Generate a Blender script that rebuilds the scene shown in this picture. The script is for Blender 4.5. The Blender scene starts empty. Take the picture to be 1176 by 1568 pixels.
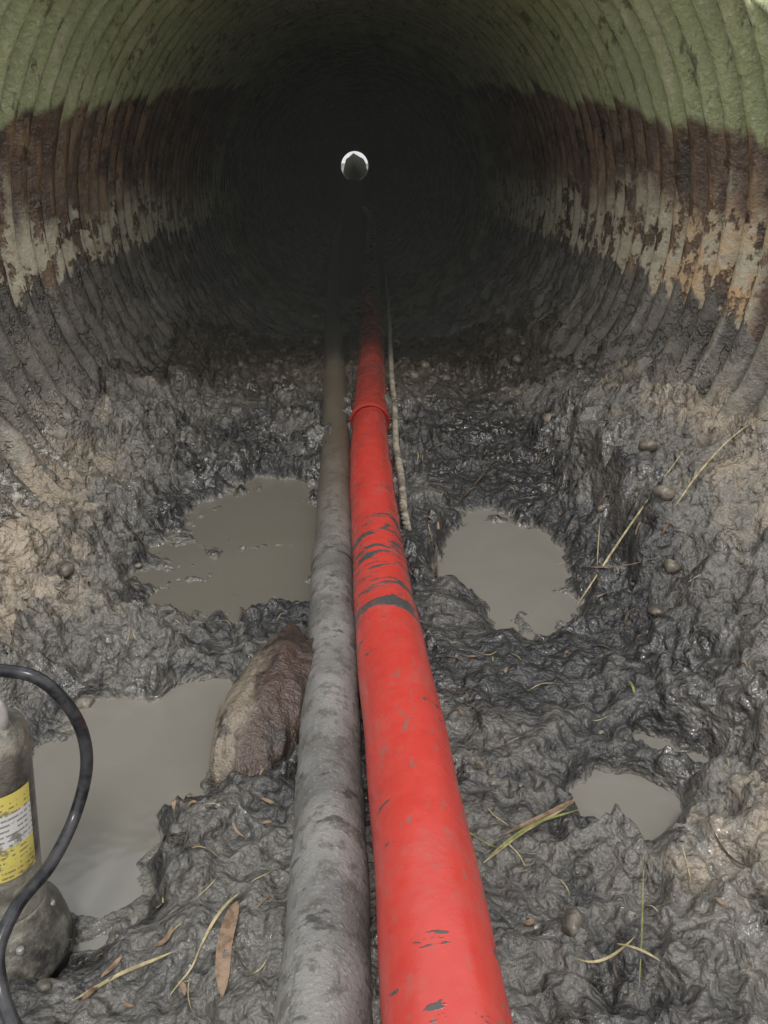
import bpy, math, random
import numpy as np
from mathutils import Vector
random.seed(3)
scene=bpy.context.scene
scene.view_settings.view_transform='Standard'
scene.view_settings.look='None'
scene.view_settings.exposure=0
rad=math.radians
R=1.3; CZ=1.3; P=0.152; A=0.034
R2=1.23; YL=7.6; YEND=77.0
WL=.425

# ---------------------------------------------------------------- helpers
tab=np.random.RandomState(7).rand(512,512)
def vn(x,y,s=0):
    x=np.asarray(x,float)+s*17.31; y=np.asarray(y,float)+s*9.77
    xi=np.floor(x).astype(int); yi=np.floor(y).astype(int)
    fx=x-xi; fy=y-yi
    fx=fx*fx*(3-2*fx); fy=fy*fy*(3-2*fy)
    a=tab[xi%512,yi%512]; b=tab[(xi+1)%512,yi%512]
    c=tab[xi%512,(yi+1)%512]; d=tab[(xi+1)%512,(yi+1)%512]
    return (a*(1-fx)+b*fx)*(1-fy)+(c*(1-fx)+d*fx)*fy
def rot(x,y,a):
    c,s=math.cos(a),math.sin(a); return x*c-y*s, x*s+y*c
def fbm(x,y,s=0,o=4):
    t=0;amp=.5
    for i in range(o):
        u,v=rot(x*2**i,y*2**i,.7*i+.3); t=t+amp*(vn(u,v,s+i)-.5)*2; amp*=.5
    return t
def ridge(x,y,s=0,o=3):
    t=0;amp=.5
    for i in range(o):
        u,v=rot(x*2**i,y*2**i,.9*i+.5); t=t+amp*(1-np.abs(2*vn(u,v,s+i)-1)); amp*=.5
    return t
def ss(v,a,b):
    t=np.clip((v-a)/(b-a),0,1); return t*t*(3-2*t)

def link(o): scene.collection.objects.link(o); return o
def mesh_obj(name,verts,faces,mat=None,smooth=True,parent=None):
    me=bpy.data.meshes.new(name)
    me.from_pydata([tuple(v) for v in verts],[],faces)
    me.update()
    if smooth:
        me.polygons.foreach_set('use_smooth',[True]*len(me.polygons))
    o=link(bpy.data.objects.new(name,me))
    if mat: me.materials.append(mat)
    if parent: o.parent=parent
    return o
def grid_mesh(name,V,keep=None,mat=None,wrap=False):
    n,m=V.shape[:2]
    idx=np.arange(n*m).reshape(n,m)
    if wrap:
        q=np.stack([idx[:-1],np.roll(idx,-1,1)[:-1],np.roll(idx,-1,1)[1:],idx[1:]],-1)
    else:
        q=np.stack([idx[:-1,:-1],idx[:-1,1:],idx[1:,1:],idx[1:,:-1]],-1)
    q=q.reshape(-1,4)
    if keep is not None: q=q[keep.reshape(-1)]
    me=bpy.data.meshes.new(name)
    me.vertices.add(n*m); me.vertices.foreach_set('co',V.reshape(-1).astype(np.float32))
    me.loops.add(len(q)*4); me.loops.foreach_set('vertex_index',q.reshape(-1).astype(np.int32))
    me.polygons.add(len(q))
    me.polygons.foreach_set('loop_start',np.arange(0,len(q)*4,4,dtype=np.int32))
    me.polygons.foreach_set('use_smooth',np.ones(len(q),bool))
    me.update(calc_edges=True); me.validate()
    o=link(bpy.data.objects.new(name,me))
    if mat: me.materials.append(mat)
    return o

class G:
    def __init__(s,name):
        s.mat=bpy.data.materials.new(name); s.mat.use_nodes=True
        s.nt=s.mat.node_tree; s.nt.nodes.clear()
        s.out=s.nt.nodes.new('ShaderNodeOutputMaterial')
        s.b=s.nt.nodes.new('ShaderNodeBsdfPrincipled')
        s.nt.links.new(s.b.outputs[0],s.out.inputs[0])
        tc=s.nt.nodes.new('ShaderNodeTexCoord'); s.P=tc.outputs['Object']
        sp=s.nt.nodes.new('ShaderNodeSeparateXYZ'); s.nt.links.new(s.P,sp.inputs[0])
        s.X,s.Y,s.Z=sp.outputs
    def set(s,inp,v):
        if isinstance(v,bpy.types.NodeSocket): s.nt.links.new(v,inp)
        else:
            if isinstance(v,(tuple,list)) and len(v)==3 and inp.type=='RGBA': v=(*v,1)
            inp.default_value=v
    def m(s,op,a,b=0.0,c=None,clamp=False):
        n=s.nt.nodes.new('ShaderNodeMath'); n.operation=op; n.use_clamp=clamp
        s.set(n.inputs[0],a); s.set(n.inputs[1],b)
        if c is not None: s.set(n.inputs[2],c)
        return n.outputs[0]
    def add(s,a,b): return s.m('ADD',a,b)
    def mul(s,a,b): return s.m('MULTIPLY',a,b)
    def sub(s,a,b): return s.m('SUBTRACT',a,b)
    def sst(s,v,a,b,lo=0.0,hi=1.0):
        n=s.nt.nodes.new('ShaderNodeMapRange'); n.interpolation_type='SMOOTHSTEP'
        s.set(n.inputs['Value'],v); n.inputs['From Min'].default_value=a; n.inputs['From Max'].default_value=b
        n.inputs['To Min'].default_value=lo; n.inputs['To Max'].default_value=hi
        return n.outputs[0]
    def vec(s,sx,sy,sz,off=(0,0,0)):
        n=s.nt.nodes.new('ShaderNodeMapping'); s.set(n.inputs[0],s.P)
        n.inputs['Scale'].default_value=(sx,sy,sz); n.inputs['Location'].default_value=off
        return n.outputs[0]
    def noise(s,scale=5,detail=4,rough=.55,v=None,dist=0):
        n=s.nt.nodes.new('ShaderNodeTexNoise'); s.set(n.inputs['Vector'],v if v is not None else s.P)
        n.inputs['Scale'].default_value=scale; n.inputs['Detail'].default_value=detail
        n.inputs['Roughness'].default_value=rough; n.inputs['Distortion'].default_value=dist
        return n.outputs['Fac']
    def mix(s,f,a,b):
        n=s.nt.nodes.new('ShaderNodeMix'); n.data_type='RGBA'
        s.set(n.inputs['Factor'],f); s.set(n.inputs[6],a); s.set(n.inputs[7],b)
        return n.outputs[2]
    def attr(s,name):
        n=s.nt.nodes.new('ShaderNodeAttribute'); n.attribute_name=name; return n.outputs['Fac']
    def bump(s,h,strength=.5,dist=.01,nrm=None):
        n=s.nt.nodes.new('ShaderNodeBump'); n.inputs['Strength'].default_value=strength
        n.inputs['Distance'].default_value=dist; s.set(n.inputs['Height'],h)
        if nrm is not None: s.set(n.inputs['Normal'],nrm)
        return n.outputs[0]
    def fin(s,col=None,rough=None,nrm=None,metal=None,spec=None):
        if col is not None: s.set(s.b.inputs['Base Color'],col)
        if rough is not None: s.set(s.b.inputs['Roughness'],rough)
        if nrm is not None: s.set(s.b.inputs['Normal'],nrm)
        if metal is not None: s.set(s.b.inputs['Metallic'],metal)
        if spec is not None: s.set(s.b.inputs['Specular IOR Level'],spec)
        return s.mat

# ---------------------------------------------------------------- materials
def mat_wall():
    g=G('culvert_wall')
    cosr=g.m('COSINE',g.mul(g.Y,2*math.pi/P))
    st=g.noise(1,3,.6,g.vec(2,7,1.2))
    st2=g.noise(1,4,.65,g.vec(5,15,2.5,(3,1,7)))
    pat=g.noise(4.5,5,.65)
    fine=g.noise(45,4,.65)
    zg=g.m('MINIMUM',g.add(g.mul(g.Y,.11),1.35),2.12)
    ge=g.add(g.sub(g.Z,zg),g.add(g.mul(cosr,.03),g.mul(g.sub(st,.5),.25)))
    green=g.sst(ge,-.02,.03)
    le=g.add(g.sub(g.Z,1.10),g.add(g.mul(cosr,.045),g.mul(g.sub(st2,.5),.30)))
    above=g.sst(le,-.010,.012)
    right=g.sst(g.X,-.2,.3)
    near=g.sst(g.Y,4.2,2.6)
    cream_fade=g.sst(g.add(g.sub(le,g.mul(right,.06)),g.mul(g.sub(pat,.5),.6)),.36,.12)
    holes=g.sst(g.noise(1,4,.7,g.vec(7,11,6,(1,4,2))),.57,.50)
    seam=g.mul(right,g.sst(g.Y,2.52,2.46))
    cream=g.mul(g.mul(cream_fade,holes),g.sub(1.0,seam))
    cgreen=g.mix(pat,(.29,.34,.16),(.60,.65,.35))
    cgreen=g.mix(g.sst(st2,.5,.7,0,.8),cgreen,(.68,.66,.42))
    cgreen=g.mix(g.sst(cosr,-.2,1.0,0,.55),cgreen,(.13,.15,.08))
    cgreen=g.mix(g.sst(fine,.54,.70,0,.6),cgreen,(.72,.73,.54))
    cgreen=g.mix(g.sst(g.noise(1,4,.7,g.vec(10,14,5,(7,3,1))),.57,.64,0,.8),cgreen,(.15,.14,.08))
    crust=g.mix(pat,(.22,.135,.08),(.42,.30,.18))
    cbrown=g.mix(g.sst(st2,.44,.66),(.13,.085,.058),crust)
    cbrown=g.mix(g.sst(g.noise(1,4,.7,g.vec(6,9,5,(9,2,4))),.54,.60,0,.8),cbrown,(.05,.040,.03))
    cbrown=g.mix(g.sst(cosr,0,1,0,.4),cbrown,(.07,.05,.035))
    cbrown=g.mix(g.mul(seam,.85),cbrown,(.085,.042,.03))
    ccream=g.mix(fine,(.44,.39,.265),(.82,.76,.57))
    ccream=g.mix(g.sst(g.noise(14,4,.7),.50,.64,0,.5),ccream,(.30,.24,.15))
    ccream=g.mix(g.mul(g.mul(right,near),g.sst(pat,.42,.56)),ccream,(.72,.47,.25))
    ccream=g.mix(g.sst(g.Y,4.5,6.5,0,.5),ccream,(.30,.33,.18))
    clow=g.mix(g.sst(pat,.4,.65),(.10,.09,.074),(.22,.195,.155))
    clow=g.mix(g.sst(st2,.54,.70,0,.7),clow,(.33,.30,.245))
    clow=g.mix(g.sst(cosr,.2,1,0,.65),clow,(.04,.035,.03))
    clow=g.mix(g.mul(g.mul(g.sst(g.Z,.80,.62),near),g.sst(fine,.52,.62)),clow,(.40,.38,.33))
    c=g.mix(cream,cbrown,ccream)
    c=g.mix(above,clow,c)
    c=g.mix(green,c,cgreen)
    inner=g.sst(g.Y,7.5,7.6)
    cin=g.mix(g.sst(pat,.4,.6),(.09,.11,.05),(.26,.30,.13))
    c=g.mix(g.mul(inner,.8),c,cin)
    h=g.add(g.mul(pat,1.0),g.add(g.mul(fine,.35),g.add(g.mul(cream,.3),g.mul(st2,.6))))
    nr=g.bump(h,.9,.022)
    nr=g.bump(g.noise(120,2,.5),.4,.003,nr)
    ro=g.sst(g.noise(9,3),.4,.65,.15,.5)
    return g.fin(c,ro,nr,spec=.7)
def mat_mud():
    g=G('mud')
    dry=g.attr('dry')
    n1=g.noise(3.5,5,.6); n2=g.noise(22,5,.65); n3=g.noise(110,4,.65)
    d=g.add(dry,g.add(g.mul(g.sub(n1,.5),1.1),g.mul(g.sub(n2,.5),.9)))
    c=g.mix(g.sst(d,-.12,.34),(.036,.036,.036),(.128,.121,.108))
    c=g.mix(g.sst(d,.36,.92),c,(.33,.275,.205))
    c=g.mix(g.sst(n3,.63,.76,0,.4),c,(.30,.28,.24))
    c=g.mix(g.sst(n2,.38,.28,0,.8),c,(.016,.016,.016))
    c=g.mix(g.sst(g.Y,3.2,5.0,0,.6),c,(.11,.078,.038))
    wz=g.add(g.Z,g.mul(g.sub(n2,.5),.02))
    film=g.mul(g.sst(wz,WL+.020,WL+.001),g.sst(g.Y,3.4,3.0))
    c=g.mix(g.mul(film,.8),c,(.17,.16,.135))
    far=g.attr('grass')
    cg=g.mix(n2,(.05,.07,.02),(.10,.12,.04))
    c=g.mix(far,c,cg)
    # slick, water-covered patches between duller clay
    slick=g.sst(g.sub(g.noise(4.2,4,.62,g.vec(1,1,1,(5,2,0))),g.mul(d,.10)),.47,.60)
    slick=g.mul(slick,g.sub(1.0,far))
    ro=g.sub(.46,g.mul(slick,.28))
    h=g.add(g.mul(g.noise(15,3,.55,dist=.2),1.0),g.mul(g.noise(50,3,.55),.30))
    nr=g.bump(h,1.0,.048)
    nr=g.bump(g.noise(180,2,.5),.35,.003,nr)
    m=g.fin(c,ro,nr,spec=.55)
    g.set(g.b.inputs['Coat Weight'],slick); g.b.inputs['Coat Roughness'].default_value=.09
    g.b.inputs['Coat IOR'].default_value=1.5
    g.set(g.b.inputs['Coat Normal'],g.bump(g.noise(30,2.5,.55),1.0,.034))
    return m
def mat_water():
    g=G('turbid_water')
    n=g.noise(3,4,.6,dist=.5)
    c=g.mix(n,(.155,.146,.125),(.22,.208,.183))
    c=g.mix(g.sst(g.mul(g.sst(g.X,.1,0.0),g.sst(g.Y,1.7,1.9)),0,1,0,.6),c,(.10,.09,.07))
    nr=g.bump(g.noise(7,3),.2,.012)
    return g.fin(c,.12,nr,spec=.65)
def mat_red():
    g=G('red_hose_rubber')
    n=g.noise(30,4,.6); big=g.noise(4,3)
    f=g.noise(1,5,.65,g.vec(9,24,9),dist=.5)
    c=g.mix(n,(.46,.034,.027),(.55,.065,.048))
    zone=g.mul(g.sst(g.Y,1.30,1.6),g.sst(g.Y,2.4,2.0))
    th=g.add(f,g.mul(zone,.13))
    sm=g.sst(th,.65,.67)
    c=g.mix(sm,c,(.065,.07,.068))
    sc=g.sst(g.noise(1,5,.7,g.vec(50,18,50,(4,2,9))),.60,.66,0,.75)
    c=g.mix(sc,c,(.18,.12,.10))
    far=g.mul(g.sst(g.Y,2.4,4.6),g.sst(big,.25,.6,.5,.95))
    c=g.mix(far,c,(.13,.04,.03))  # light falloff painted in: hose colour darkens deeper into the barrel
    c=g.mix(g.sst(g.noise(11,5,.7),.5,.68,0,.3),c,(.34,.12,.10))
    h=g.add(g.mul(n,.5),g.mul(sm,1.2))
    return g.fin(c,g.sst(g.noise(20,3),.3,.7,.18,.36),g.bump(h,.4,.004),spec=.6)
def mat_grey():
    g=G('grey_pipe_dirty')
    n=g.noise(35,5,.7); b=g.noise(5,4,.6); f=g.noise(160,3,.6)
    c=g.mix(g.sst(b,.35,.65),(.125,.123,.118),(.225,.218,.205))
    c=g.mix(g.sst(n,.48,.62,0,.75),c,(.09,.084,.072))
    c=g.mix(g.sst(f,.58,.72,0,.5),c,(.36,.35,.33))
    c=g.mix(g.sst(g.noise(1,4,.65,g.vec(12,22,12,(2,5,1))),.60,.67,0,.8),c,(.045,.045,.045))
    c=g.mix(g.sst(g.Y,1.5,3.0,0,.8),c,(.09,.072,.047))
    h=g.add(g.mul(n,.9),g.mul(f,.6))
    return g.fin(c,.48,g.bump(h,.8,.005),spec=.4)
def simple(name,c1,c2,scale=20,rough=.6,bs=.5,bd=.004,metal=0,spec=.4):
    g=G(name); n=g.noise(scale,5,.65)
    c=g.mix(g.sst(n,.35,.65),c1,c2)
    return g.fin(c,rough,g.bump(g.noise(scale*2.5,4,.65),bs,bd),metal,spec)
M_wall=mat_wall(); M_mud=mat_mud(); M_water=mat_water(); M_red=mat_red(); M_grey=mat_grey()
M_black=simple('black_rubber',(.012,.013,.016),(.05,.05,.053),30,.22,.25,.001)
M_rope=simple('rope_fibre',(.10,.09,.07),(.34,.31,.24),25,.8)
M_straw=simple('straw',(.24,.20,.10),(.46,.39,.22),60,.6)
M_leaf=simple('dead_leaf',(.12,.075,.045),(.26,.18,.12),50,.5)
M_green=simple('grass_blade_green',(.13,.15,.05),(.26,.26,.09),60,.5)
M_twig=simple('dark_twig',(.03,.025,.02),(.11,.08,.055),50,.6)
M_peb=simple('pebble',(.06,.055,.045),(.22,.19,.15),25,.3)
M_steel=simple('pump_metal',(.18,.17,.15),(.42,.41,.38),14,.42,.3,.002,.35)
M_hill=simple('embankment_soil',(.05,.065,.02),(.15,.13,.07),1.5,.9,.8,.05)
M_blocker=simple('exit_blocker_dark',(.015,.015,.01),(.035,.035,.02),3,.9,.8,.05)  # near-black so the added exit mound reads as a silhouette

# ---------------------------------------------------------------- terrain
puddles=[(-.38,2.32,.36,.56,0.1),(-.56,1.27,.26,.26,0),(-.50,.98,.16,.22,0),(-.38,1.42,.14,.15,0),
         (.46,2.14,.225,.38,-.05),(.51,1.12,.125,.10,0),(.66,1.27,.10,.05,.6)]
def mudz(x,y):
    x=np.asarray(x,float); y=np.asarray(y,float)
    b=.452-.40*ss(y,4.6,7.35)-.30*ss(y,7.7,9.5)+.04*ss(-y,-1.15,-.6)
    near=1-ss(y,5.5,7.5)
    side=np.abs(x)+.16*fbm(x*3,y*3,21)+.05*fbm(x*11,y*11,23,3)
    amp=np.where(x>0,.20,.10)
    bank=amp*ss(side,.74,1.2)*near
    lx=x-.80-.09*fbm(y*6,x*6,31)
    ledge=.13*ss(lx,-.008,.012)*ss(y,1.75,1.95)*(1-ss(y,2.9,3.2))*(x>0)
    sidem=ss(np.abs(x),.58,.82)*near
    cl=ss(fbm(x*8,y*7,81,3),-.02,.14)*ss(fbm(x*2.5,y*2.5,85,2),-.35,.1)
    clods=sidem*(.065*cl+.032*ss(fbm(x*20,y*20,88,2),.02,.12))
    hump=.05*np.exp(-((y-3.6)/.35)**2)*ss(fbm(x*3,y*3,99,2),-.4,.2)
    und=.026*fbm(x*3.2,y*3.2,1,3)
    ch=ridge(x*7+.5*fbm(x*9,y*9,90,2),y*6,3,3)-.45
    ch2=ridge(x*19+.5*fbm(x*23,y*23,91,2),y*17,8,2)-.4
    ch3=ss(fbm(x*13,y*12,93,2),.0,.12)*.030+ss(fbm(x*29,y*27,95,2),.04,.14)*.012
    churn=ss(fbm(x*1.9,y*1.9,40,2),-.45,.25)
    mud=.100*ch*(.30+.70*churn)+.046*ch2*(.30+.70*churn)+ch3*(.25+.75*churn)+.009*fbm(x*45,y*45,12,2)
    wob=.30*fbm(x*6,y*6,51,4)+.20*fbm(x*22,y*22,55,3)
    dip=np.zeros_like(x); flat=np.zeros_like(x)
    for (cx,cy,rx,ry,a) in puddles:
        u,v=rot(x-cx,y-cy,a)
        d=np.sqrt((u/rx)**2+(v/ry)**2)+wob
        dip=np.maximum(dip,1-ss(d,.68,1.25)); flat=np.maximum(flat,1-ss(d,.8,1.4))
    z=b+bank+ledge+clods+hump+(und+.014)*near+mud*(1-.55*flat)*(.3+.7*near)-.078*dip
    z=z+.045*np.exp(-((x-.02)/.17)**2)*ss(-y,-1.3,-.7)
    d=ss(np.abs(x),1.5,6.0)
    z=z+d*1.3+ .25*ss(-y,1,12)*(1-d)
    return z,dip,bank,churn
def geo(a,b,n,first):
    lo,hi=1.0001,4
    for _ in range(60):
        r=(lo+hi)/2
        if first*(r**n-1)/(r-1)>b-a: hi=r
        else: lo=r
    return [a+first*(r**(i+1)-1)/(r-1) for i in range(n)]
xs=list(np.arange(-1.3,1.3001,.0060)); ex=geo(1.3,500,34,.03)
xs=[-e for e in reversed(ex)]+xs+ex
ys=[];y=.55
while y<5: ys.append(y); y+=.0052*(y/.8)**.85 if y>.8 else .0052
while y<9.5: ys.append(y); y+=.045
ey=geo(9.5,600,34,.06); ny=geo(-.55,500,34,.012)
ys=[-e for e in reversed(ny)]+ys+ey
XX,YY=np.meshgrid(np.array(xs),np.array(ys))
ZZ,DIP,BANK,CH=mudz(XX,YY)
ground=grid_mesh('muddy_ground',np.stack([XX,YY,ZZ],-1),mat=M_mud)
hgt=ZZ-WL
dry=.02+2.4*BANK+ss(hgt,.0,.12)*.25-.22*CH
dry+= .40*ss(YY,4.0,2.0)*ss(np.abs(XX),.55,.9)*(XX<0)
dry+= .40*np.exp(-(((XX+.62)/.3)**2+((YY-1.75)/.25)**2))
dry+= .65*np.exp(-(((XX-.72)/.28)**2+((YY-.92)/.30)**2))
dry-= .25*np.exp(-(((XX-.5)/.3)**2+((YY-1.65)/.3)**2))
dry-= .25*ss(YY,1.7,2.4)*ss(XX,.2,.4)*(1-ss(XX,.7,1.0))
a=ground.data.attributes.new('dry','FLOAT','POINT'); a.data.foreach_set('value',dry.reshape(-1).astype(np.float32))
gr=ss(np.abs(XX),2.2,4.5)+0*YY
a=ground.data.attributes.new('grass','FLOAT','POINT'); a.data.foreach_set('value',gr.reshape(-1).astype(np.float32))

wx=np.linspace(-1.3,1.3,14); wy=np.linspace(-.4,3.1,20)
WX,WY=np.meshgrid(wx,wy)
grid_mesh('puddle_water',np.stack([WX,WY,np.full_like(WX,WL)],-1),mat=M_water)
g=G('culvert_water'); M_cw=g.fin((.03,.03,.022),.75,g.bump(g.noise(5,4),1,.08),spec=.05)
wx=np.linspace(-.62,.62,6); wy=np.linspace(9.0,YEND+6,20)
WX,WY=np.meshgrid(wx,wy)
grid_mesh('culvert_water',np.stack([WX,WY,np.full_like(WX,.19)],-1),mat=M_cw)

# ---------------------------------------------------------------- culvert
def ystart(z): return .5+1.3*(z-.45)
def tube(y0,y1,step,nphi,r,amp):
    yy=np.arange(y0,y1+step*.5,step)
    ph=np.linspace(0,2*np.pi,nphi,endpoint=False)
    PH,Y_=np.meshgrid(ph,yy)
    rr=r+amp*np.cos(2*np.pi*Y_/P)
    rr=rr+.012*np.sin(2*PH+.6)*np.ones_like(Y_)+.010*fbm(Y_*.9,PH*2.5,61,2)
    return PH,Y_,rr
PH,Y_,rr=tube(-.2,YL,P/14,288,R,A)
zt=CZ+rr*np.sin(PH)
low=1-ss(zt+.12*fbm(Y_*2,PH*3,66,2),.66,1.02)
arc=PH*R
lump=ss(fbm(Y_*6,arc*6,71,3),-.1,.35)
low=low*np.where(np.cos(PH)>0,1.4,.5)
rr=rr-low*(.030*lump+.020*ss(fbm(Y_*17,arc*15,75,3),-.1,.2)+.010*fbm(Y_*40,arc*40,77,2))
rr=rr-.004*fbm(Y_*25,arc*25,79,2)
X_=rr*np.cos(PH); Z_=CZ+rr*np.sin(PH)
YS=ystart(Z_)
Yc=np.maximum(Y_,YS)
keep=(Y_[1:]>YS[1:])|(np.roll(Y_,-1,1)[1:]>np.roll(YS,-1,1)[1:])
par=bpy.data.objects.new('corrugated_culvert',None); link(par)
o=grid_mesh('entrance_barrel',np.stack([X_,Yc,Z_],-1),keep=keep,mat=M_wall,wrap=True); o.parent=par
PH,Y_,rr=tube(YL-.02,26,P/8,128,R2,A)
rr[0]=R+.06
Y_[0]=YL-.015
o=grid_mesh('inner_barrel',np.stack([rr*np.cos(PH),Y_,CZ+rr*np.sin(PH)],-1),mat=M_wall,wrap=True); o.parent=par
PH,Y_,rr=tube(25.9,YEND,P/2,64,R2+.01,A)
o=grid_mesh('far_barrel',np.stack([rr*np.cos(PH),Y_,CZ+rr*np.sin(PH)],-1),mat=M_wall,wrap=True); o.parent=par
vs=[];fs=[];N=160;K=8
for i in range(N):
    p=2*math.pi*i/N; z=CZ+R*math.sin(p); c=Vector((R*math.cos(p),ystart(z),z)); rd=Vector((math.cos(p),0,math.sin(p)))
    for k in range(K):
        q=2*math.pi*k/K
        vs.append(c+rd*(.02+.028*math.cos(q))+Vector((0,1,0))*(.02*math.sin(q)))
for i in range(N):
    for k in range(K):
        fs.append((i*K+k,i*K+(k+1)%K,((i+1)%N)*K+(k+1)%K,((i+1)%N)*K+k))
mesh_obj('mouth_rim',vs,fs,M_wall,parent=par)

def emb(flip):
    ph=np.linspace(0,2*np.pi,161); r=np.array([R+.035]+geo(R+.035,160,40,.08))
    PH,RR=np.meshgrid(ph,r)
    x=RR*np.cos(PH); zu=CZ+RR*np.sin(PH)
    y=np.clip(ystart(zu),-.5,38.6 if not flip else 38.4)
    z=np.clip(zu,-.3,4.6)
    bump_=.12*fbm(x*1.1,zu*1.1,71,3)*ss(RR,R+.1,R+1.2)
    y=y-bump_
    if flip: y=YEND+1.2-y
    return np.stack([x,y,z+bump_*.4],-1)
epar=bpy.data.objects.new('embankment',None); link(epar)
for f in (0,1):
    o=grid_mesh('exit_slope' if f else 'entrance_slope',emb(f),mat=M_hill); o.parent=epar

def blob(name,c,s,mat,seed=0,sub=4,amp=.25,freq=2.0,rotz=0,tilt=(0,0),parent=None,flatten=0):
    import bmesh
    bm=bmesh.new(); bmesh.ops.create_icosphere(bm,subdivisions=sub,radius=1)
    co=np.array([v.co[:] for v in bm.verts])
    n=fbm(co[:,0]*freq+co[:,2]*1.3,co[:,1]*freq-co[:,2]*1.7,seed,4)
    co=co*(1+amp*n[:,None])
    if flatten:
        co=np.sign(co)*np.abs(co)**(1-flatten)
        rs_=np.random.RandomState(seed)
        for k in range(7):
            d=rs_.normal(size=3); d/=np.linalg.norm(d); lim=rs_.uniform(.78,.98)
            t=co@d; ex_=np.maximum(t-lim,0); co=co-ex_[:,None]*d*.7
        co=co*(1+.09*fbm(co[:,0]*5+co[:,2]*5,co[:,1]*5-co[:,2]*4,seed+3,4)[:,None])
    co=co*np.array(s)
    for v,p in zip(bm.verts,co): v.co=p
    me=bpy.data.meshes.new(name); bm.to_mesh(me); bm.free()
    me.polygons.foreach_set('use_smooth',[True]*len(me.polygons))
    o=link(bpy.data.objects.new(name,me)); o.location=c; o.rotation_euler=(tilt[0],tilt[1],rotz)
    me.materials.append(mat)
    if parent: o.parent=parent
    return o
blob('added_exit_blocker',(.06,YEND+1.5,.42),(1.16,1.0,1.78),M_blocker,5,4,.20,3.0)  # added mound, sized to block the exit down to a thin sky crescent

# ---------------------------------------------------------------- pipes
def smooth_path(pts,n):
    pts=np.array(pts,float); t=np.r_[0,np.cumsum(np.linalg.norm(np.diff(pts,axis=0),axis=1))]
    m=np.gradient(pts,t,axis=0)
    T=np.linspace(0,t[-1],n); out=[]
    for q in T:
        i=min(np.searchsorted(t,q,side='right')-1,len(t)-2); h=t[i+1]-t[i]; u=(q-t[i])/h
        out.append((2*u**3-3*u*u+1)*pts[i]+(u**3-2*u*u+u)*h*m[i]+(-2*u**3+3*u*u)*pts[i+1]+(u**3-u*u)*h*m[i+1])
    return np.array(out)
def sweep(name,path,rad_f,mat,K=32,parent=None,capends=True):
    path=np.array(path); n=len(path)
    tg=np.gradient(path,axis=0); tg/=np.linalg.norm(tg,axis=1)[:,None]
    vs=[]; up=np.array([0,0,1.0])
    prev=None
    for i in range(n):
        t=tg[i]
        if prev is None:
            s=np.cross(t,up) if abs(t[2])<.9 else np.cross(t,np.array([0,1.0,0]))
        else: s=prev-t*np.dot(prev,t)
        s/=np.linalg.norm(s); prev=s; w=np.cross(s,t)
        for k in range(K):
            a=2*math.pi*k/K
            r=rad_f(i/(n-1),a,path[i])
            vs.append(path[i]+s*math.cos(a)*r+w*math.sin(a)*r)
    fs=[(i*K+k,i*K+(k+1)%K,(i+1)*K+(k+1)%K,(i+1)*K+k) for i in range(n-1) for k in range(K)]
    if capends: fs.append(tuple(range(K))); fs.append(tuple((n-1)*K+k for k in reversed(range(K))))
    return mesh_obj(name,vs,fs,mat,parent=parent)
redpts=[(.3,-8,.85),(.16,-3,.68),(.11,-.6,.64),(.100,.2,.645),(.095,.587,.64),(.084,1.02,.60),(.062,1.636,.545),(.045,2.858,.522),(.070,4.0,.53),(.100,5.37,.555),(.16,9.07,.57),(.3,16,.5),(.3,30,.1)]
gp=[(-.5,-8,.85),(-.2,-3,.66),(-.08,-.6,.60),(-.058,.2,.59),(-.055,.629,.575),(-.064,1.13,.52),(-.075,1.71,.495),(-.095,2.966,.485),(-.13,4.2,.50),(-.169,5.52,.52),(-.255,9.25,.55),(-.3,16,.45),(-.3,30,.1)]
def rr_red(t,a,p):
    r=.0775*(1+.040*max(0,math.cos(a-1.15))**20)
    r+=.0014*math.sin(p[1]*5.3+a*2)+.0010*math.sin(p[1]*17+a*3)
    return r
red=bpy.data.objects.new('red_discharge_hose',None); link(red)
rp=smooth_path(redpts,1300)
sweep('hose_body',rp,rr_red,M_red,48,parent=red)
i0=int(np.argmin(np.abs(rp[:,1]-3.32)))
cp=smooth_path([rp[i0-2],rp[i0],rp[i0+6]],24)
sweep('coupling_collar',cp,lambda t,a,p:.081+.008*(math.exp(-((t-.12)/.05)**2))+.003*(t<.95),M_red,48,parent=red)
gyy=smooth_path(gp,1300)
def rr_g(t,a,p):
    return .062*(1+.02*math.cos(3*a+.5))+.0015*math.sin(p[1]*9+a)+.001*math.sin(p[1]*31+a*2)
gpar=bpy.data.objects.new('grey_pipe',None); link(gpar)
sweep('pipe_body',gyy,rr_g,M_grey,40,parent=gpar)
for yy0 in (1.98,):
    i0=int(np.argmin(np.abs(gyy[:,1]-yy0)))
    cp=smooth_path([gyy[i0],gyy[i0+2],gyy[i0+4]],14)
    sweep('joint_band',cp,lambda t,a,p:.0635+.003*math.sin(math.pi*t),M_grey,40,parent=gpar)

rpath=smooth_path([(.162,2.12,.46),(.148,2.3,.515),(.153,2.6,.525),(.150,2.94,.53),(.168,3.4,.53),(.176,3.9,.54),(.205,4.8,.545),(.25,6.2,.55),(.33,9.5,.5)],800)
ropar=bpy.data.objects.new('rope',None); link(ropar)
L=np.r_[0,np.cumsum(np.linalg.norm(np.diff(rpath,axis=0),axis=1))]
for s in range(3):
    off=s*2*math.pi/3; k=2*math.pi/.07
    pth=rpath+np.stack([.0074*np.cos(L*k+off),0*L,.0074*np.sin(L*k+off)],-1)
    sweep('strand_%d'%s,pth,lambda t,a,p:.0074,M_rope,8,parent=ropar)

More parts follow.
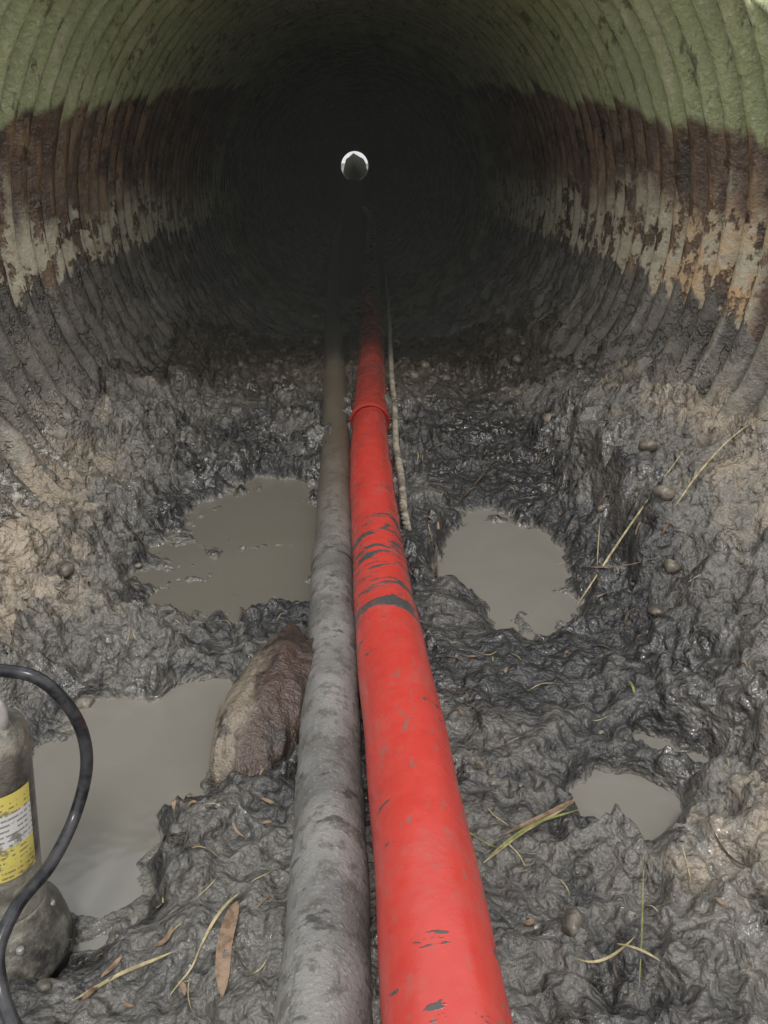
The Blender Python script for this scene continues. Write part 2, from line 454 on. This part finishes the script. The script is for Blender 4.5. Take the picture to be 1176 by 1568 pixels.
# ---------------------------------------------------------------- rock beside grey pipe
g=G('rock_rust')
n=g.noise(9,5,.65); n2=g.noise(40,4,.7)
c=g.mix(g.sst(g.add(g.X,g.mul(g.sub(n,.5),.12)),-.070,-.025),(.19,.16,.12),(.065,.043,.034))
c=g.mix(g.sst(n,.50,.58,0,.85),c,(.032,.026,.022)); c=g.mix(g.sst(n2,.57,.68,0,.5),c,(.11,.07,.045))
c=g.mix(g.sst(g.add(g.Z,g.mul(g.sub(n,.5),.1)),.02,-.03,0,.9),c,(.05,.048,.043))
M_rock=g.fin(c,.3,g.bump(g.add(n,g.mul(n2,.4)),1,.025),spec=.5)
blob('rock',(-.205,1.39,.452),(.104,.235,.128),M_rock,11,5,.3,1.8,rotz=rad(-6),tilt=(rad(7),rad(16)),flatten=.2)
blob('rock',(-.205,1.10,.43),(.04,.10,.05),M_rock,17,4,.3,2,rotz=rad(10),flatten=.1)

# ---------------------------------------------------------------- pump
pump=bpy.data.objects.new('submersible_pump',None); link(pump)
def lathe(name,prof,c,mat,axis_tilt=(0,0),N=48,parent=None):
    vs=[];fs=[]
    for (r,z) in prof:
        for k in range(N):
            a=2*math.pi*k/N
            vs.append((r*math.cos(a),r*math.sin(a),z))
    n=len(prof)
    fs=[(i*N+k,i*N+(k+1)%N,(i+1)*N+(k+1)%N,(i+1)*N+k) for i in range(n-1) for k in range(N)]
    fs.append(tuple(reversed(range(N)))); fs.append(tuple((n-1)*N+k for k in range(N)))
    o=mesh_obj(name,vs,fs,mat,parent=parent); o.location=c; o.rotation_euler=(axis_tilt[0],axis_tilt[1],0)
    return o
def muddy_metal():
    g=G('pump_muddy'); n=g.noise(12,5,.65); b=g.noise(50,4,.7)
    c=g.mix(g.sst(n,.38,.6),(.08,.075,.063),(.25,.235,.195))
    c=g.mix(g.sst(g.add(g.Z,g.mul(g.sub(n,.5),.15)),.12,.05),c,(.02,.02,.02))
    c=g.mix(g.sst(b,.58,.68,0,.6),c,(.30,.27,.22))
    return g.fin(c,.3,g.bump(g.add(n,b),.6,.005),.2,.5)
M_pdirty=muddy_metal()
tilt=(rad(-4),rad(5)); pc=(-.560,.835,.40)
lathe('volute_base',[(.05,0),(.078,.004),(.088,.01),(.092,.02),(.093,.055),(.0945,.056),(.0945,.068),(.093,.069),(.090,.09),(.082,.118),(.066,.138),(.0605,.15),(.060,.16)],pc,M_pdirty,tilt,parent=pump)
lathe('motor_body',[(.058,.15),(.060,.165),(.056,.17),(.0555,.42),(.058,.425),(.058,.44),(.05,.465),(.03,.48),(.012,.484)],pc,M_pdirty,tilt,parent=pump)
gl=G('label_print')
zl=gl.Z
c=gl.mix(gl.sst(zl,.295,.297),(.66,.56,.14),(.62,.62,.59))
c=gl.mix(gl.mul(gl.sst(zl,.352,.354),1.0),c,(.66,.56,.14))
txt=gl.mul(gl.sst(gl.m('SINE',gl.mul(zl,2*math.pi/.009)),.3,.5),gl.sst(gl.noise(1,3,.6,gl.vec(170,170,40)),.50,.53))
c=gl.mix(gl.mul(gl.mul(txt,gl.sst(zl,.375,.37)),.75),c,(.12,.12,.12))
c=gl.mix(gl.sst(gl.noise(25,4,.7),.53,.62,0,.85),c,(.18,.16,.125))
M_label=gl.fin(c,.35)
vs=[];fs=[];N=20
for i in range(N+1):
    a=rad(-85)+rad(75)*i/N
    for j in range(2):
        vs.append((.0572*math.cos(a),.0572*math.sin(a),(.24,.385)[j]))
for i in range(N): fs.append((i*2,i*2+2,i*2+3,i*2+1))
o=mesh_obj('label',vs,fs,M_label,parent=pump); o.location=pc; o.rotation_euler=(tilt[0],tilt[1],0)
for k in range(6):
    a=k*math.pi/3+.3
    lathe('bolt_%d'%k,[(.006,0),(.0065,.001),(.0065,.007),(.005,.009)],(pc[0]+.079*math.cos(a),pc[1]+.079*math.sin(a),pc[2]+.122),M_steel,(0,0),6,parent=pump)
hp=smooth_path([(-.60,.84,.83),(-.61,.85,.91),(-.55,.86,.935),(-.49,.86,.91),(-.495,.85,.83)],40)
sweep('handle',hp,lambda t,a,p:.006,M_steel,12,parent=pump)

bh=[(-.53,.86,.87),(-.56,.90,.92),(-.545,.925,.925),(-.516,.92,.92),(-.46,.914,.91),(-.419,.914,.85),(-.408,.908,.77),(-.427,.872,.69),(-.441,.806,.67),(-.463,.731,.67),(-.471,.689,.65),(-.459,.656,.62),(-.426,.613,.60),(-.386,.568,.57),(-.33,.40,.53),(-.4,0,.53),(-.6,-1,.55),(-.9,-3,.62)]
sweep('black_hose',smooth_path(bh,420),lambda t,a,p:.0092,M_black,18)

# ---------------------------------------------------------------- debris
def zat(x,y): return max(float(mudz(np.array([x]),np.array([y]))[0][0]),WL)
def blade(vs,fs,pts,w,lift=.012):
    base=len(vs); n=14
    p=smooth_path([(q[0],q[1],0) for q in pts],n)
    zz=np.array([zat(q[0],q[1]) for q in p])
    t=np.linspace(0,1,n); A_=np.polyfit(t,zz,2); zf=np.polyval(A_,t); zf+=max(0,np.percentile(zz-zf,70))
    for i in range(n):
        tt=p[min(i+1,n-1)]-p[max(i-1,0)]; s=np.array([-tt[1],tt[0],0]); s/=np.linalg.norm(s)+1e-9
        ww=w*(1-.85*(2*i/(n-1)-1)**4)*.5
        z=zf[i]+lift*.4
        for k,(q,dz) in enumerate(((-1,.25),(0,-.15),(1,.25))):
            vs.append((p[i][0]+s[0]*ww*q,p[i][1]+s[1]*ww*q,z+dz*ww))
    for i in range(n-1):
        for k in range(2):
            a=base+i*3+k; fs.append((a,a+1,a+4,a+3))
def W(px,py,H=1.10):
    dv=py-250.; zc=1301*H/dv; Y=(zc-.4115*H)/.911
    return ((px-588)*zc/1185+.0346*Y, Y-.0346*(px-588)*zc/1185)
def debris(name,items,mat):
    vs=[];fs=[]
    for pts,w,l in items: blade(vs,fs,pts,w,l)
    return mesh_obj(name,vs,fs,mat)
it=[([W(885,915),W(950,880),W(1022,848)],.006,.03),([W(1012,902),W(1045,875),W(1090,856),W(1140,852)],.005,.03),
    ([W(738,1358),W(800,1300),W(850,1262),W(878,1238)],.006,.02),
    ([W(120,1566),W(190,1525),W(270,1500)],.006,.012),([W(310,1500),W(345,1440),W(372,1400)],.005,.015),([W(265,1555),W(300,1520),W(312,1490)],.003,.015),
    ([W(915,830),W(912,890)],.003,.03),([W(935,1500),W(1000,1530)],.004,.02),([W(870,1535),W(960,1500)],.004,.02)]
rs=np.random.RandomState(4)
def rnd_bl(n,wr,lr,x0,x1,y0,y1):
    r=[]
    while len(r)<n:
        x=rs.uniform(x0,x1); y=rs.uniform(y0,y1); a=rs.uniform(0,math.pi); l=rs.uniform(*lr)
        c=rs.uniform(-.3,.3)
        if float(mudz(np.array([x]),np.array([y]))[0][0])<WL+.01: continue
        r.append(([(x,y),(x+l*.5*math.cos(a),y+l*.5*math.sin(a)),(x+l*math.cos(a+c),y+l*math.sin(a+c))],rs.uniform(*wr),.012))
    return r
it+=rnd_bl(46,(.0014,.0026),(.02,.07),.2,.95,.7,3)+rnd_bl(22,(.0014,.0024),(.02,.06),-.6,-.15,.65,2.6)
debris('straw_debris',it,M_straw)
debris('dead_leaf_debris',[([W(345,1567),W(350,1500),W(368,1428)],.022,.012),([W(770,1310),W(820,1278),W(885,1232)],.009,.03),([W(890,893),W(1000,915)],.007,.012)]+rnd_bl(40,(.003,.009),(.012,.035),.2,.95,.7,3)+rnd_bl(16,(.003,.009),(.012,.035),-.6,-.15,.7,1.2),M_leaf)
debris('grass_blade_debris',[([W(745,1350),W(810,1290),W(885,1255)],.005,.03),([W(968,1568),W(975,1480),W(982,1330)],.0022,.03),([W(700,1290),W(760,1330)],.003,.01),([W(958,1062),W(968,1085)],.006,.02)],M_green)
debris('twig_debris',[([W(668,835,1.1),W(668,890,1.1)],.010,.02),([W(365,915),W(378,945)],.007,.03),([W(690,780),W(760,715)],.006,.02),([W(395,1335),W(450,1370)],.005,.02)]+rnd_bl(90,(.002,.006),(.02,.08),.2,1.0,.7,4)+rnd_bl(70,(.002,.006),(.02,.07),-.9,-.15,.65,4),M_twig)
import bmesh
bm=bmesh.new()
def peb(x,y,s,sink=.55):
    r=bmesh.ops.create_icosphere(bm,subdivisions=2,radius=1)
    sx,sy,sz=s*rs.uniform(.7,1.3),s*rs.uniform(.7,1.3),s*rs.uniform(.5,.9); a=rs.uniform(0,6.28); z=zat(x,y)
    for v in r['verts']:
        k=1+rs.uniform(-.16,.16); X,Y=rot(v.co.x*sx*k,v.co.y*sy*k,a)
        v.co=(x+X,y+Y,z+v.co.z*sz*k+sz*(1-2*sink)*.5)
for i in range(320):
    x=rs.uniform(-1.05,1.05); y=.6+4.8*rs.rand()**1.3
    if -.2<x<.22 or float(mudz(np.array([x]),np.array([y]))[0][0])<WL+.004: continue
    peb(x,y,.002+.009*rs.rand()**3)
for i in range(170):
    peb(rs.uniform(-.8,.95),rs.uniform(3.6,7),.008+.028*rs.rand()**2)
for i in range(60):
    sgn=1 if rs.rand()<.7 else -1
    peb(sgn*rs.uniform(.72,1.08),rs.uniform(1.7,4.5),.008+.024*rs.rand()**2)
for px,py,s in ((870,1462,.020),(735,1178,.012),(750,1190,.01),(30,972,.014),(75,1540,.010),(1030,570,.03),(930,545,.035),(650,578,.035),(455,580,.04),(735,500,.04),(125,1055,.018),(210,855,.012)):
    x,y=W(px,py); peb(x,y,s)
me=bpy.data.meshes.new('gravel'); bm.to_mesh(me); bm.free()
me.polygons.foreach_set('use_smooth',[True]*len(me.polygons)); me.materials.append(M_peb)
link(bpy.data.objects.new('gravel',me))

# ---------------------------------------------------------------- mist hanging in the barrel
def box(name,x0,x1,y0,y1,z0,z1,mat):
    v=[(x,y,z) for x in (x0,x1) for y in (y0,y1) for z in (z0,z1)]
    f=[(0,1,3,2),(4,6,7,5),(0,4,5,1),(2,3,7,6),(0,2,6,4),(1,5,7,3)]
    return mesh_obj(name,v,f,mat,False)
mm=bpy.data.materials.new('mist'); mm.use_nodes=True; nt=mm.node_tree; nt.nodes.clear()
oo=nt.nodes.new('ShaderNodeOutputMaterial'); vs_=nt.nodes.new('ShaderNodeVolumeScatter')
vs_.inputs['Color'].default_value=(.93,.97,.9,1); vs_.inputs['Density'].default_value=.042; vs_.inputs['Anisotropy'].default_value=0
nt.links.new(vs_.outputs[0],oo.inputs['Volume'])
box('mist',-1.25,1.25,3.2,11,.25,2.62,mm)

# ---------------------------------------------------------------- world, light, camera
EL=60
w=bpy.data.worlds.new('World'); scene.world=w; w.use_nodes=True
nt=w.node_tree; bg=nt.nodes['Background']; sky=nt.nodes.new('ShaderNodeTexSky')
sky.sky_type='NISHITA'; sky.sun_disc=False; sky.sun_elevation=rad(EL); sky.sun_rotation=rad(180)
sky.dust_density=6; sky.air_density=1.0; sky.ozone_density=1
mx=nt.nodes.new('ShaderNodeMix'); mx.data_type='RGBA'; mx.inputs['Factor'].default_value=.75
nt.links.new(sky.outputs[0],mx.inputs[6]); mx.inputs[7].default_value=(9.2,9.4,9.5,1)
nt.links.new(mx.outputs[2],bg.inputs[0]); bg.inputs[1].default_value=.15
sl=bpy.data.lights.new('sun','SUN'); sl.energy=1.5; sl.angle=rad(10); sl.color=(1,.97,.93)
so=link(bpy.data.objects.new('sun',sl)); so.rotation_euler=(rad(90-EL),0,0); so.location=(0,-10,12)
cam=bpy.data.cameras.new('camera'); co=link(bpy.data.objects.new('camera',cam))
cam.sensor_fit='VERTICAL'; cam.sensor_height=36; cam.lens=36*1185/1568; cam.clip_start=.02; cam.clip_end=2000
co.location=(0,0,1.57); co.rotation_euler=(rad(90-24.3),0,-math.atan(.0346))
scene.camera=co
